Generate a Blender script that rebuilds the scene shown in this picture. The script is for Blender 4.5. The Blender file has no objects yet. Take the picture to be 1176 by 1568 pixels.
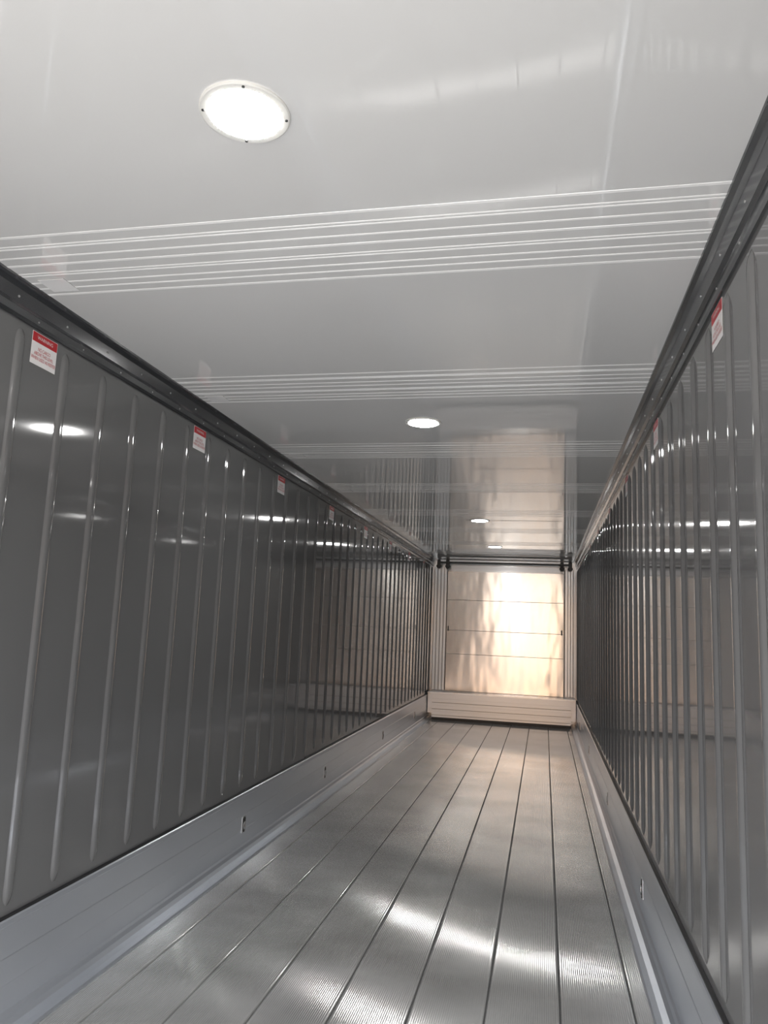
import bpy, bmesh, math
from mathutils import Matrix, Vector
sc = bpy.context.scene
sc.view_settings.view_transform = 'Standard'
sc.view_settings.look = 'None'
sc.view_settings.exposure = 0.0

# ---------------- dimensions (metres; camera stands at x=0,y=0) -------------
XL, XR = -2.0, 0.56          # corrugated side walls
Y0, Y1 = 0.45, 13.75        # open rear end, front bulkhead
ZC = 2.81                    # ceiling
ZS = 0.40                    # top of scuff plate
XM = (XL + XR) / 2

# ---------------- material helpers -----------------------------------------
def mat(name, col, rough=0.5, metal=0.0, aniso=0.0, tangent=None, ior=1.5,
        bump=None, rvar=None, cvar=None, emit=None, spec=None):
    m = bpy.data.materials.new(name); m.use_nodes = True
    nt = m.node_tree; N = nt.nodes; L = nt.links
    b = N['Principled BSDF']
    b.inputs['Base Color'].default_value = (*col, 1)
    b.inputs['Roughness'].default_value = rough
    b.inputs['Metallic'].default_value = metal
    b.inputs['IOR'].default_value = ior
    tc = N.new('ShaderNodeTexCoord')
    def noise(scale_xyz, scale, detail=3):
        mp = N.new('ShaderNodeMapping'); mp.inputs['Scale'].default_value = scale_xyz
        L.new(tc.outputs['Object'], mp.inputs['Vector'])
        n = N.new('ShaderNodeTexNoise'); n.inputs['Scale'].default_value = scale
        n.inputs['Detail'].default_value = detail
        L.new(mp.outputs['Vector'], n.inputs['Vector']); return n.outputs['Fac']
    if aniso:
        b.inputs['Anisotropic'].default_value = aniso
        c = N.new('ShaderNodeCombineXYZ')
        for i in range(3): c.inputs[i].default_value = tangent[i]
        L.new(c.outputs[0], b.inputs['Tangent'])
    if bump:
        prev = None
        for (sx, s, d, strength) in bump:
            bp = N.new('ShaderNodeBump'); bp.inputs['Strength'].default_value = 1.0
            bp.inputs['Distance'].default_value = strength
            L.new(noise(sx, s, d), bp.inputs['Height'])
            if prev: L.new(prev.outputs[0], bp.inputs['Normal'])
            prev = bp
        L.new(prev.outputs[0], b.inputs['Normal'])
    if rvar:
        sx, s, lo, hi = rvar
        mr = N.new('ShaderNodeMapRange'); mr.inputs[1].default_value = .3; mr.inputs[2].default_value = .7
        mr.inputs[3].default_value = lo; mr.inputs[4].default_value = hi
        L.new(noise(sx, s), mr.inputs[0]); L.new(mr.outputs[0], b.inputs['Roughness'])
    if cvar:
        sx, s, c2 = cvar
        mr = N.new('ShaderNodeMapRange'); mr.inputs[1].default_value = .3; mr.inputs[2].default_value = .7
        L.new(noise(sx, s, 3), mr.inputs[0])
        mx = N.new('ShaderNodeMix'); mx.data_type = 'RGBA'
        mx.inputs[6].default_value = (*col, 1); mx.inputs[7].default_value = (*c2, 1)
        L.new(mr.outputs[0], mx.inputs[0]); L.new(mx.outputs[2], b.inputs['Base Color'])
    if emit:
        b.inputs['Emission Color'].default_value = (*emit[0], 1)
        b.inputs['Emission Strength'].default_value = emit[1]
    return m

M_wall = mat('grey_liner', (.125,.126,.128), .07, aniso=.8, tangent=(0,1,0), ior=2.0,
             bump=[((.2,1,.35), 1.6, 1, .003)])
M_ceil = mat('white_ceiling_liner', (.74,.733,.725), .02, ior=2.5)
M_ridge = mat('ceiling_ridge_lit', (.99,.98,.97), .06, ior=1.9)  # whiter than the liner: light caught on the ridges is put into the colour
M_rail = mat('dark_rail', (.024,.026,.030), .18, ior=2.4)
M_scuff = mat('anodised_scuff', (.66,.69,.74), .30, metal=.8, aniso=.6, tangent=(1,0,1),
              cvar=((1,.3,1), 3, (.60,.63,.68)))
M_floor = mat('aluminium_floor', (.78,.775,.76), .16, metal=.68, aniso=1.0, tangent=(1,0,0),
              cvar=((1,1.6,1), 1.6, (.56,.555,.54)))
M_gap = mat('floor_seam', (.06,.06,.06), .6)
M_alu = mat('bulkhead_aluminium', (.66,.635,.60), .21, metal=1, aniso=.85, tangent=(0,0,1),
            bump=[((1,1,.4), 2.3, 2, .011)])
M_white = mat('white_painted_steel', (.80,.83,.86), .2, metal=.4)
M_base = mat('bulkhead_base_grey', (.68,.70,.72), .28, metal=.4)
M_black = mat('black_rubber_and_shade', (.012,.012,.013), .45)  # black parts, also strips that stand for shade on the bulkhead
M_joint_shade = mat('joint_and_rib_shade', (.24,.23,.22), .5)  # dark panel joints, and strips that stand for shade along ribs
M_steel = mat('screw_steel', (.45,.45,.45), .3, metal=1)
M_lens = mat('led_lens', (1,1,1), .3, emit=((1,.99,.97), 170))
M_bezel = mat('light_bezel', (.66,.65,.62), .3)
M_red = mat('label_red', (.45,.012,.02), .35)
M_lab = mat('label_white', (.80,.79,.79), .35)
M_tape = mat('clear_tape', (.86,.85,.85), .08)
M_yard = mat('yard_concrete', (.40,.38,.355), .9)
M_screwd = mat('recess_dark', (.03,.03,.03), .5)

# ---------------- mesh builder ---------------------------------------------
class MB:
    def __init__(s): s.v=[]; s.f=[]; s.m=[]; s.sm=[]; s.mats=[]
    def mi(s, m):
        if m not in s.mats: s.mats.append(m)
        return s.mats.index(m)
    def add(s, vs, fs, m, smooth=False):
        o=len(s.v); s.v+= [tuple(v) for v in vs]; k=s.mi(m)
        for f in fs: s.f.append([i+o for i in f]); s.m.append(k); s.sm.append(smooth)
    def box(s, a, b, m, bev=0.0):
        bm=bmesh.new(); bmesh.ops.create_cube(bm,size=1)
        sx,sy,sz=[b[i]-a[i] for i in range(3)]
        for v in bm.verts:
            v.co=Vector(((a[0]+b[0])/2+v.co.x*sx,(a[1]+b[1])/2+v.co.y*sy,(a[2]+b[2])/2+v.co.z*sz))
        if bev: bmesh.ops.bevel(bm,geom=bm.edges[:],offset=bev,segments=2,affect='EDGES')
        s.addbm(bm,m)
    def addbm(s,bm,m,smooth=False):
        bm.verts.ensure_lookup_table(); bm.verts.index_update()
        s.add([v.co[:] for v in bm.verts],[[v.index for v in f.verts] for f in bm.faces],m,smooth); bm.free()
    def extrude(s, prof, y0, y1, m, smooth=False, segs=1, close=False):
        """profile [(x,z)] extruded along y"""
        n=len(prof); vs=[]
        for k in range(segs+1):
            y=y0+(y1-y0)*k/segs
            vs+=[(p[0],y,p[1]) for p in prof]
        fs=[]
        for k in range(segs):
            for i in range(n if close else n-1):
                j=(i+1)%n
                fs.append([k*n+i,k*n+j,(k+1)*n+j,(k+1)*n+i])
        s.add(vs,fs,m,smooth)
    def disc(s, c, r, h, m, axis='z', seg=24, inner=0.0, dome=0.0):
        """solid disc / ring, thickness h towards +axis direction sign of h"""
        ax={'x':(Vector((0,1,0)),Vector((0,0,1)),Vector((1,0,0))),
            'y':(Vector((1,0,0)),Vector((0,0,1)),Vector((0,1,0))),
            'z':(Vector((1,0,0)),Vector((0,1,0)),Vector((0,0,1)))}[axis]
        c=Vector(c); rings=[]
        prof=[(r,0),(r,h*.6),(r*.97,h)] + ([(inner,h),(inner,0)] if inner else [(r*.5,h+dome*h*.8),(r*.01,h+dome*h)])
        vs=[];fs=[]
        for (rr,hh) in prof:
            for k in range(seg):
                t=2*math.pi*k/seg
                vs.append(c+ax[0]*rr*math.cos(t)+ax[1]*rr*math.sin(t)+ax[2]*hh)
        for a in range(len(prof)-1):
            for k in range(seg):
                fs.append([a*seg+k,a*seg+(k+1)%seg,(a+1)*seg+(k+1)%seg,(a+1)*seg+k])
        s.add(vs,fs,m,False)
    def obj(s, name, origin=None):
        me=bpy.data.meshes.new(name)
        o=Vector(origin) if origin else Vector((0,0,0))
        me.from_pydata([tuple(Vector(v)-o) for v in s.v],[],s.f)
        for m in s.mats: me.materials.append(m)
        for p,k,q in zip(me.polygons,s.m,s.sm): p.material_index=k; p.use_smooth=q
        bm=bmesh.new(); bm.from_mesh(me); bmesh.ops.recalc_face_normals(bm,faces=bm.faces); bm.to_mesh(me); bm.free()
        ob=bpy.data.objects.new(name,me); sc.collection.objects.link(ob); ob.location=o
        return ob

# ---------------- corrugated side walls ------------------------------------
def side_wall(name, xw, sgn):
    """sgn = inward direction (+1 left wall, -1 right wall)"""
    b=MB()
    zt=ZC-.005
    # flat sheet with real thickness
    b.box((min(xw,xw-sgn*.05),Y0,ZS-.02),(max(xw,xw-sgn*.05),Y1+.3,zt),M_wall)
    b.obj(name)
    b=MB()
    # pressed ribs
    pitch=.2835; w=.056; h=.012
    y=2.424-pitch*9
    zb,zt2=ZS+.055,ZC-.155
    us=[-1,-.9,-.72,-.5,-.2,.2,.5,.72,.9,1]
    hs=[0,.12,.55,.88,1,1,.88,.55,.12,0]
    ends=[(0,0,.25),(.006,.2,.5),(.016,.5,.75),(.03,.8,.92),(.05,.97,1),(.07,1,1)]
    rows=[(zb+d,a,q) for d,a,q in ends]
    L=zt2-zb
    rows+=[(zb+L*k/6,1,1) for k in range(1,6)]
    rows+=[(zt2-d,a,q) for d,a,q in reversed(ends)]
    while y<Y1-.1:
        if y>Y0+.05:
            vs=[];fs=[]
            for (z,a,q) in rows:
                for u,hh in zip(us,hs):
                    vs.append((xw+sgn*(h*hh*a+.0004), y+u*w/2*q, z))
            n=len(us)
            for r in range(len(rows)-1):
                for i in range(n-1):
                    fs.append([r*n+i,r*n+i+1,(r+1)*n+i+1,(r+1)*n+i])
            b.add(vs,fs,M_wall,True)
        y+=pitch
    return b.obj('wall_ribs_left' if sgn>0 else 'wall_ribs_right')  # the wall's pressed ribs as a separate object
side_wall('wall_left', XL, 1)
side_wall('wall_right', XR, -1)

# ---------------- cove rails -------------------------------------------------
def rail(name, xw, s):
    b=MB()
    prof=[(xw,ZC-.125),(xw+s*.010,ZC-.125),(xw+s*.014,ZC-.112),(xw+s*.016,ZC-.085),(xw+s*.030,ZC-.078),
          (xw+s*.040,ZC-.03),(xw+s*.050,ZC-.012),(xw+s*.066,ZC-.008),(xw+s*.068,ZC),(xw,ZC)]
    b.extrude(prof,Y0,Y1,M_rail,close=True)
    y=Y0+.1
    while y<Y1-.05:
        b.disc((xw+s*.034,y,ZC-.058),.0045,s*.003,M_steel,'x',10)
        b.disc((xw+s*.014,y+.15,ZC-.100),.004,s*.003,M_steel,'x',10)
        y+=.30
    return b.obj(name)
rail('trim_1', XL, 1); rail('trim_2', XR, -1)

# ---------------- scuff plates ---------------------------------------------
def scuff(name, xw, s):
    b=MB()
    prof=[(xw-s*.05,ZS+.012),(xw+s*.014,ZS+.012),(xw+s*.020,ZS+.006),(xw+s*.022,ZS-.012),(xw+s*.018,ZS-.018),
          (xw+s*.018,.27),(xw+s*.020,.266),(xw+s*.020,.17),(xw+s*.018,.166),(xw+s*.018,.070),(xw+s*.026,.060),
          (xw+s*.032,.040),(xw+s*.046,.024),(xw+s*.072,.016),(xw+s*.098,.013),(xw+s*.104,.004),(xw+s*.104,0),(xw-s*.05,0)]
    b.extrude(prof,Y0,Y1,M_scuff,close=True)
    # dark sealant line at top
    b.box((min(xw+s*.001,xw+s*.016),Y0,ZS+.012),(max(xw+s*.001,xw+s*.016),Y1,ZS+.019),M_black)
    return b.obj(name)
scuff('baseboard_left', XL, 1); scuff('baseboard_right', XR, -1)

# ---------------- recessed lashing fittings ---------------------------------
def lashing(x,s,y,z):
    b=MB()
    x0=x+s*.018
    b.box((min(x0,x0+s*.005),y-.030,z-.052),(max(x0,x0+s*.005),y+.030,z+.052),M_steel,.002)
    b.box((min(x0+s*.002,x0+s*.0065),y-.023,z-.044),(max(x0+s*.002,x0+s*.0065),y+.023,z+.044),M_black,.002)
    # ring
    vs=[];fs=[];R,r=.018,.0035;n,k=20,6
    for i in range(n):
        a=2*math.pi*i/n
        for j in range(k):
            t=2*math.pi*j/k
            rr=R+r*math.cos(t)
            vs.append((x0+s*(.010+r*math.sin(t)),y+rr*math.cos(a)*.8,z-.006+rr*math.sin(a)*1.3))
    for i in range(n):
        for j in range(k):
            fs.append([i*k+j,((i+1)%n)*k+j,((i+1)%n)*k+(j+1)%k,i*k+(j+1)%k])
    b.add(vs,fs,M_steel,True)
    for dz in(-.045,.045): b.disc((x0+s*.005,y,z+dz),.005,s*.003,M_black,'x',10)
    return b.obj('lashing_ring',(x0,y,z))
for y in (5.05,7.0,9.6,12.0): lashing(XL,1,y,.20)
for y in (4.6,6.9,9.6,12.0): lashing(XR,-1,y,.20)

# ---------------- floor -------------------------------------------------------
b=MB()
seams=[-1.75,-1.445,-1.14,-.835,-.53,-.225,.08,.385]
edges=[XL+.05]+seams+[XR-.05]
for a,c in zip(edges[:-1],edges[1:]):
    a2,c2=a+.004,c-.004
    n=max(2,int(round((c2-a2-.02)/.009)))
    prof=[(a2,-.010),(a2,-.002),(a2+.003,0),(a2+.010,0)]
    x0,x1=a2+.010,c2-.010
    for i in range(n*8+1):
        u=i/(n*8); ph=(i%8)/8
        z=-.00082*(.5-.5*math.cos(2*math.pi*ph))
        prof.append((x0+(x1-x0)*u,z))
    prof+=[(c2-.003,0),(c2,-.002),(c2,-.010)]
    b.extrude(prof,Y0,Y1,M_floor,smooth=True)
b.box((XL,Y0,-.06),(XR,Y1+.3,-.009),M_gap)
b.obj('floor')

# ---------------- ceiling -----------------------------------------------------
b=MB()
b.box((XL-.05,Y0,ZC),(XR+.05,Y1+.3,ZC+.06),M_ceil)
g=2.047-1.445
while g<Y1-.4:
    for k,(dy,w) in enumerate([(0,.008),(.058,.005),(.075,.005),(.135,.006),(.190,.008),(.250,.005),(.268,.005),(.325,.006),(.372,.006),(.425,.009)]):
        y=g+dy
        prof=[(y-w,ZC+.001),(y-w*.75,ZC-.0009),(y+w*.75,ZC-.0009),(y+w,ZC+.001)]
        vs=[(x,p[0],p[1]) for x in (XL+.03,XR-.03) for p in prof]
        b.add(vs,[[0,1,5,4],[1,2,6,5],[2,3,7,6]],M_ridge,False)
    # slight lengthwise lip between panels
    g+=1.445
b.obj('ceiling')

# clear tape tags beside the left rail
for k in range(4):
    t=MB(); y=2.39+1.445*k
    t.box((-1.885,y-.05,ZC-.0045),(-1.775,y+.05,ZC-.0022),M_tape,.0005)
    t.obj('clear_tape',(-1.83,y,ZC))

# ---------------- ceiling lights ---------------------------------------------
for y in (1.574,4.415,8.6,11.34):
    b=MB(); c=(-.735,y,ZC)
    b.disc(c,.112,-.006,M_bezel,'z',64,inner=.0925)
    b.disc((c[0],c[1],ZC-.001),.0925,-.006,M_lens,'z',64,dome=.6)
    for k in range(4):
        t=math.radians(20+90*k)
        b.disc((c[0]+.102*math.cos(t),c[1]+.102*math.sin(t),ZC-.005),.0038,-.003,M_screwd,'z',12)
    b.obj('ceiling_light',c)

# ---------------- labels -------------------------------------------------------
def text_mesh(body,size):
    cu=bpy.data.curves.new('t','FONT'); cu.body=body; cu.size=size; cu.align_x='CENTER'; cu.align_y='CENTER'
    cu.space_line=.95
    o=bpy.data.objects.new('t',cu); sc.collection.objects.link(o)
    dg=bpy.context.evaluated_depsgraph_get()
    me=bpy.data.meshes.new_from_object(o.evaluated_get(dg))
    vs=[v.co[:] for v in me.vertices]; fs=[list(p.vertices) for p in me.polygons]
    bpy.data.objects.remove(o); bpy.data.curves.remove(cu); return vs,fs
tv,tf=text_mesh("NO CARGO\nABOVE THIS LEVEL\nWHEN USED AS REEFER",.0150)
wv,wf=text_mesh("WARNING",.020)
def label(xw,s,y):
    b=MB(); z=2.61; x=xw+s*.0012
    def bx(y0,y1,z0,z1,t,m): b.box((min(x,x+s*t),y0,z0),(max(x,x+s*t),y1,z1),m)
    bx(y-.078,y+.078,z-.066,z+.066,.0010,M_lab)
    bx(y-.076,y+.076,z+.026,z+.064,.0016,M_red)
    # text reads left-to-right when facing the wall from inside
    d = 1 if s>0 else -1
    b.add([(x+s*.0018,y+d*v[0]*.95,z-.020+v[1]*1.35) for v in tv],tf,M_red)
    b.add([(x+s*.0022,y+d*v[0],z+.045+v[1]) for v in wv],wf,M_lab)
    return b.obj('warning_label',(x,y,z))
for k in range(8):
    y=2.567+1.4275*k
    label(XL,1,y); label(XR,-1,y)

# ---------------- front wall / bulkhead --------------------------------------
b=MB()
b.box((XL-.05,Y1,-.06),(XR+.05,Y1+.3,ZC),M_white)
b.obj('wall_front')

# sheet panels
b=MB(); yf=Y1-.10
zs=[.47,1.12,1.54,2.08,2.60]
for a,c in zip(zs[:-1],zs[1:]):
    b.box((-1.72,yf,a+.003),(.33,Y1-.002,c-.003),M_alu,.0015)
    b.box((-1.72,yf+.001,c-.004),(.33,Y1-.003,c+.004),M_joint_shade)
    x=-1.66
    while x<.30:
        b.disc((x,yf,a+.02),.005,-.003,M_steel,'y',8); x+=.16
# header fold
b.box((-1.66,yf-.03,2.605),(.27,Y1-.002,2.70),M_base,.006)
b.box((-1.66,yf-.05,2.595),(.27,yf-.001,2.615),M_steel,.004)
# latches
for x in(-1.69,.30):
    b.box((x-.010,yf-.02,1.52),(x+.010,yf-.001,1.61),M_black,.004)
b.obj('bulkhead_panel',(-.7,yf,.47))

# ribbed corner posts
for xa,xb in((XL+.022,-1.745),(.355,XR-.022)):
    b=MB(); yp=Y1-.07
    b.box((xa,yp,.47),(xb,Y1-.002,2.68),M_white,.004)
    w=xb-xa
    for u in(.12,.38,.64,.90):
        x=xa+w*u
        b.box((x-.014,yp-.022,.475),(x+.014,yp+.001,2.675),M_white,.006)
        b.box((x-.026,yp-.003,.475),(x-.015,yp+.001,2.675),M_joint_shade)  # shade beside the rib, put in as a dark strip
    xg=xb+.008 if xa<-1 else xa-.016
    b.box((xg,yp+.01,.475),(xg+.008,Y1-.003,2.675),M_black)  # shade in the gap to the panel, put in as a black strip
    b.obj('corner_post',((xa+xb)/2,yp,.47))

# lower bulkhead base, ribbed
b=MB(); yb=13.25
b.box((XL+.11,yb,.045),(XR-.11,Y1-.002,.455),M_base,.006)
b.box((XL+.03,yb+.03,.115),(XR-.03,Y1-.002,.45),M_base,.004)
b.box((XL+.03,yb-.008,.450),(XR-.03,Y1-.002,.468),M_white,.004)
for z in(.12,.22,.33):
    b.box((XL+.112,yb-.012,z-.030),(XR-.112,yb+.001,z+.030),M_base,.006)
    b.box((XL+.112,yb-.003,z-.040),(XR-.112,yb+.001,z-.034),M_joint_shade)  # shade under the rib, put in as a dark strip
b.box((XL+.112,yb-.02,.001),(XR-.112,yb+.04,.045),M_black,.004)  # dark lip, with the shadow line at the foot put into its black
b.obj('bulkhead_base',(XM,yb,0))

# top hanger bar with black brackets
b=MB(); yt=Y1-.20
b.box((XL+.09,yt,2.735),(XR-.09,yt+.035,2.765),M_black,.006)
b.box((XL+.09,yt+.035,2.75),(XR-.09,Y1-.002,2.80),M_base,.004)
for x in(-1.88,-1.72,.30,.44):
    b.box((x-.03,yt-.02,2.64),(x+.03,yt+.055,2.80),M_black,.008)
    b.box((x-.045,yt-.012,2.66),(x+.045,yt+.045,2.70),M_black,.006)
b.obj('hanger_bar',(XM,yt,2.75))

# ---------------- yard outside (behind the camera) ---------------------------
b=MB()
b.box((-60,-90,-1.35),(60,25,-1.25),M_yard)
b.obj('ground')

# ---------------- world: bright overcast sky, warm low sun on the horizon -----
w=bpy.data.worlds.new('World'); sc.world=w; w.use_nodes=True
nt=w.node_tree; N=nt.nodes; L=nt.links
bg=N['Background']; tc=N.new('ShaderNodeTexCoord')
def dot(v):
    d=N.new('ShaderNodeVectorMath'); d.operation='DOT_PRODUCT'
    L.new(tc.outputs['Generated'],d.inputs[0]); d.inputs[1].default_value=Vector(v).normalized(); return d.outputs['Value']
def mth(op,a,bv,clamp=False):
    m=N.new('ShaderNodeMath'); m.operation=op; m.use_clamp=clamp
    for i,q in enumerate((a,bv)):
        if hasattr(q,'links'): L.new(q,m.inputs[i])
        else: m.inputs[i].default_value=q
    return m.outputs[0]
def scl(col,f):
    s=N.new('ShaderNodeVectorMath'); s.operation='SCALE'; s.inputs[0].default_value=col
    L.new(f,s.inputs['Scale']); return s.outputs[0]
def addv(a,c):
    s=N.new('ShaderNodeVectorMath'); s.operation='ADD'; L.new(a,s.inputs[0]); L.new(c,s.inputs[1]); return s.outputs[0]
mr=N.new('ShaderNodeMapRange'); mr.interpolation_type='SMOOTHSTEP'
L.new(dot((0,0,1)),mr.inputs[0]); mr.inputs[1].default_value=.14; mr.inputs[2].default_value=.50
mr.inputs[3].default_value=.30; mr.inputs[4].default_value=7.8
sd=mth('MAXIMUM',dot((.014,-1,.02)),0.0)
sky=scl((.97,1.0,1.04),mr.outputs[0])
wide=scl((.8,.52,.32),mth('POWER',sd,50.0))
nar=scl((12.0,7.8,4.2),mth('POWER',sd,3500.0))
z=dot((0,0,1)); hz=mth('EXPONENT',mth('MULTIPLY',mth('MULTIPLY',z,z),-70.0),0.0)
band=scl((2.7,1.45,.75),hz)
tot=addv(addv(addv(sky,wide),nar),band)
L.new(tot,bg.inputs['Color']); bg.inputs['Strength'].default_value=1.0

# ---------------- camera -------------------------------------------------------
cam=bpy.data.cameras.new('camera'); co=bpy.data.objects.new('camera',cam); sc.collection.objects.link(co)
cam.sensor_fit='AUTO'; cam.sensor_width=36; cam.lens=1173.5/1600*36
cam.clip_start=.02
Xr=Vector((.9776,.2059,.0408)).normalized()
bk=Vector((.2097,-.9664,-.1493)); bk=(bk-Xr*bk.dot(Xr)).normalized()
up=bk.cross(Xr)
co.matrix_world=Matrix(((Xr.x,up.x,bk.x,0),(Xr.y,up.y,bk.y,0),(Xr.z,up.z,bk.z,1.57),(0,0,0,1)))
sc.camera=co
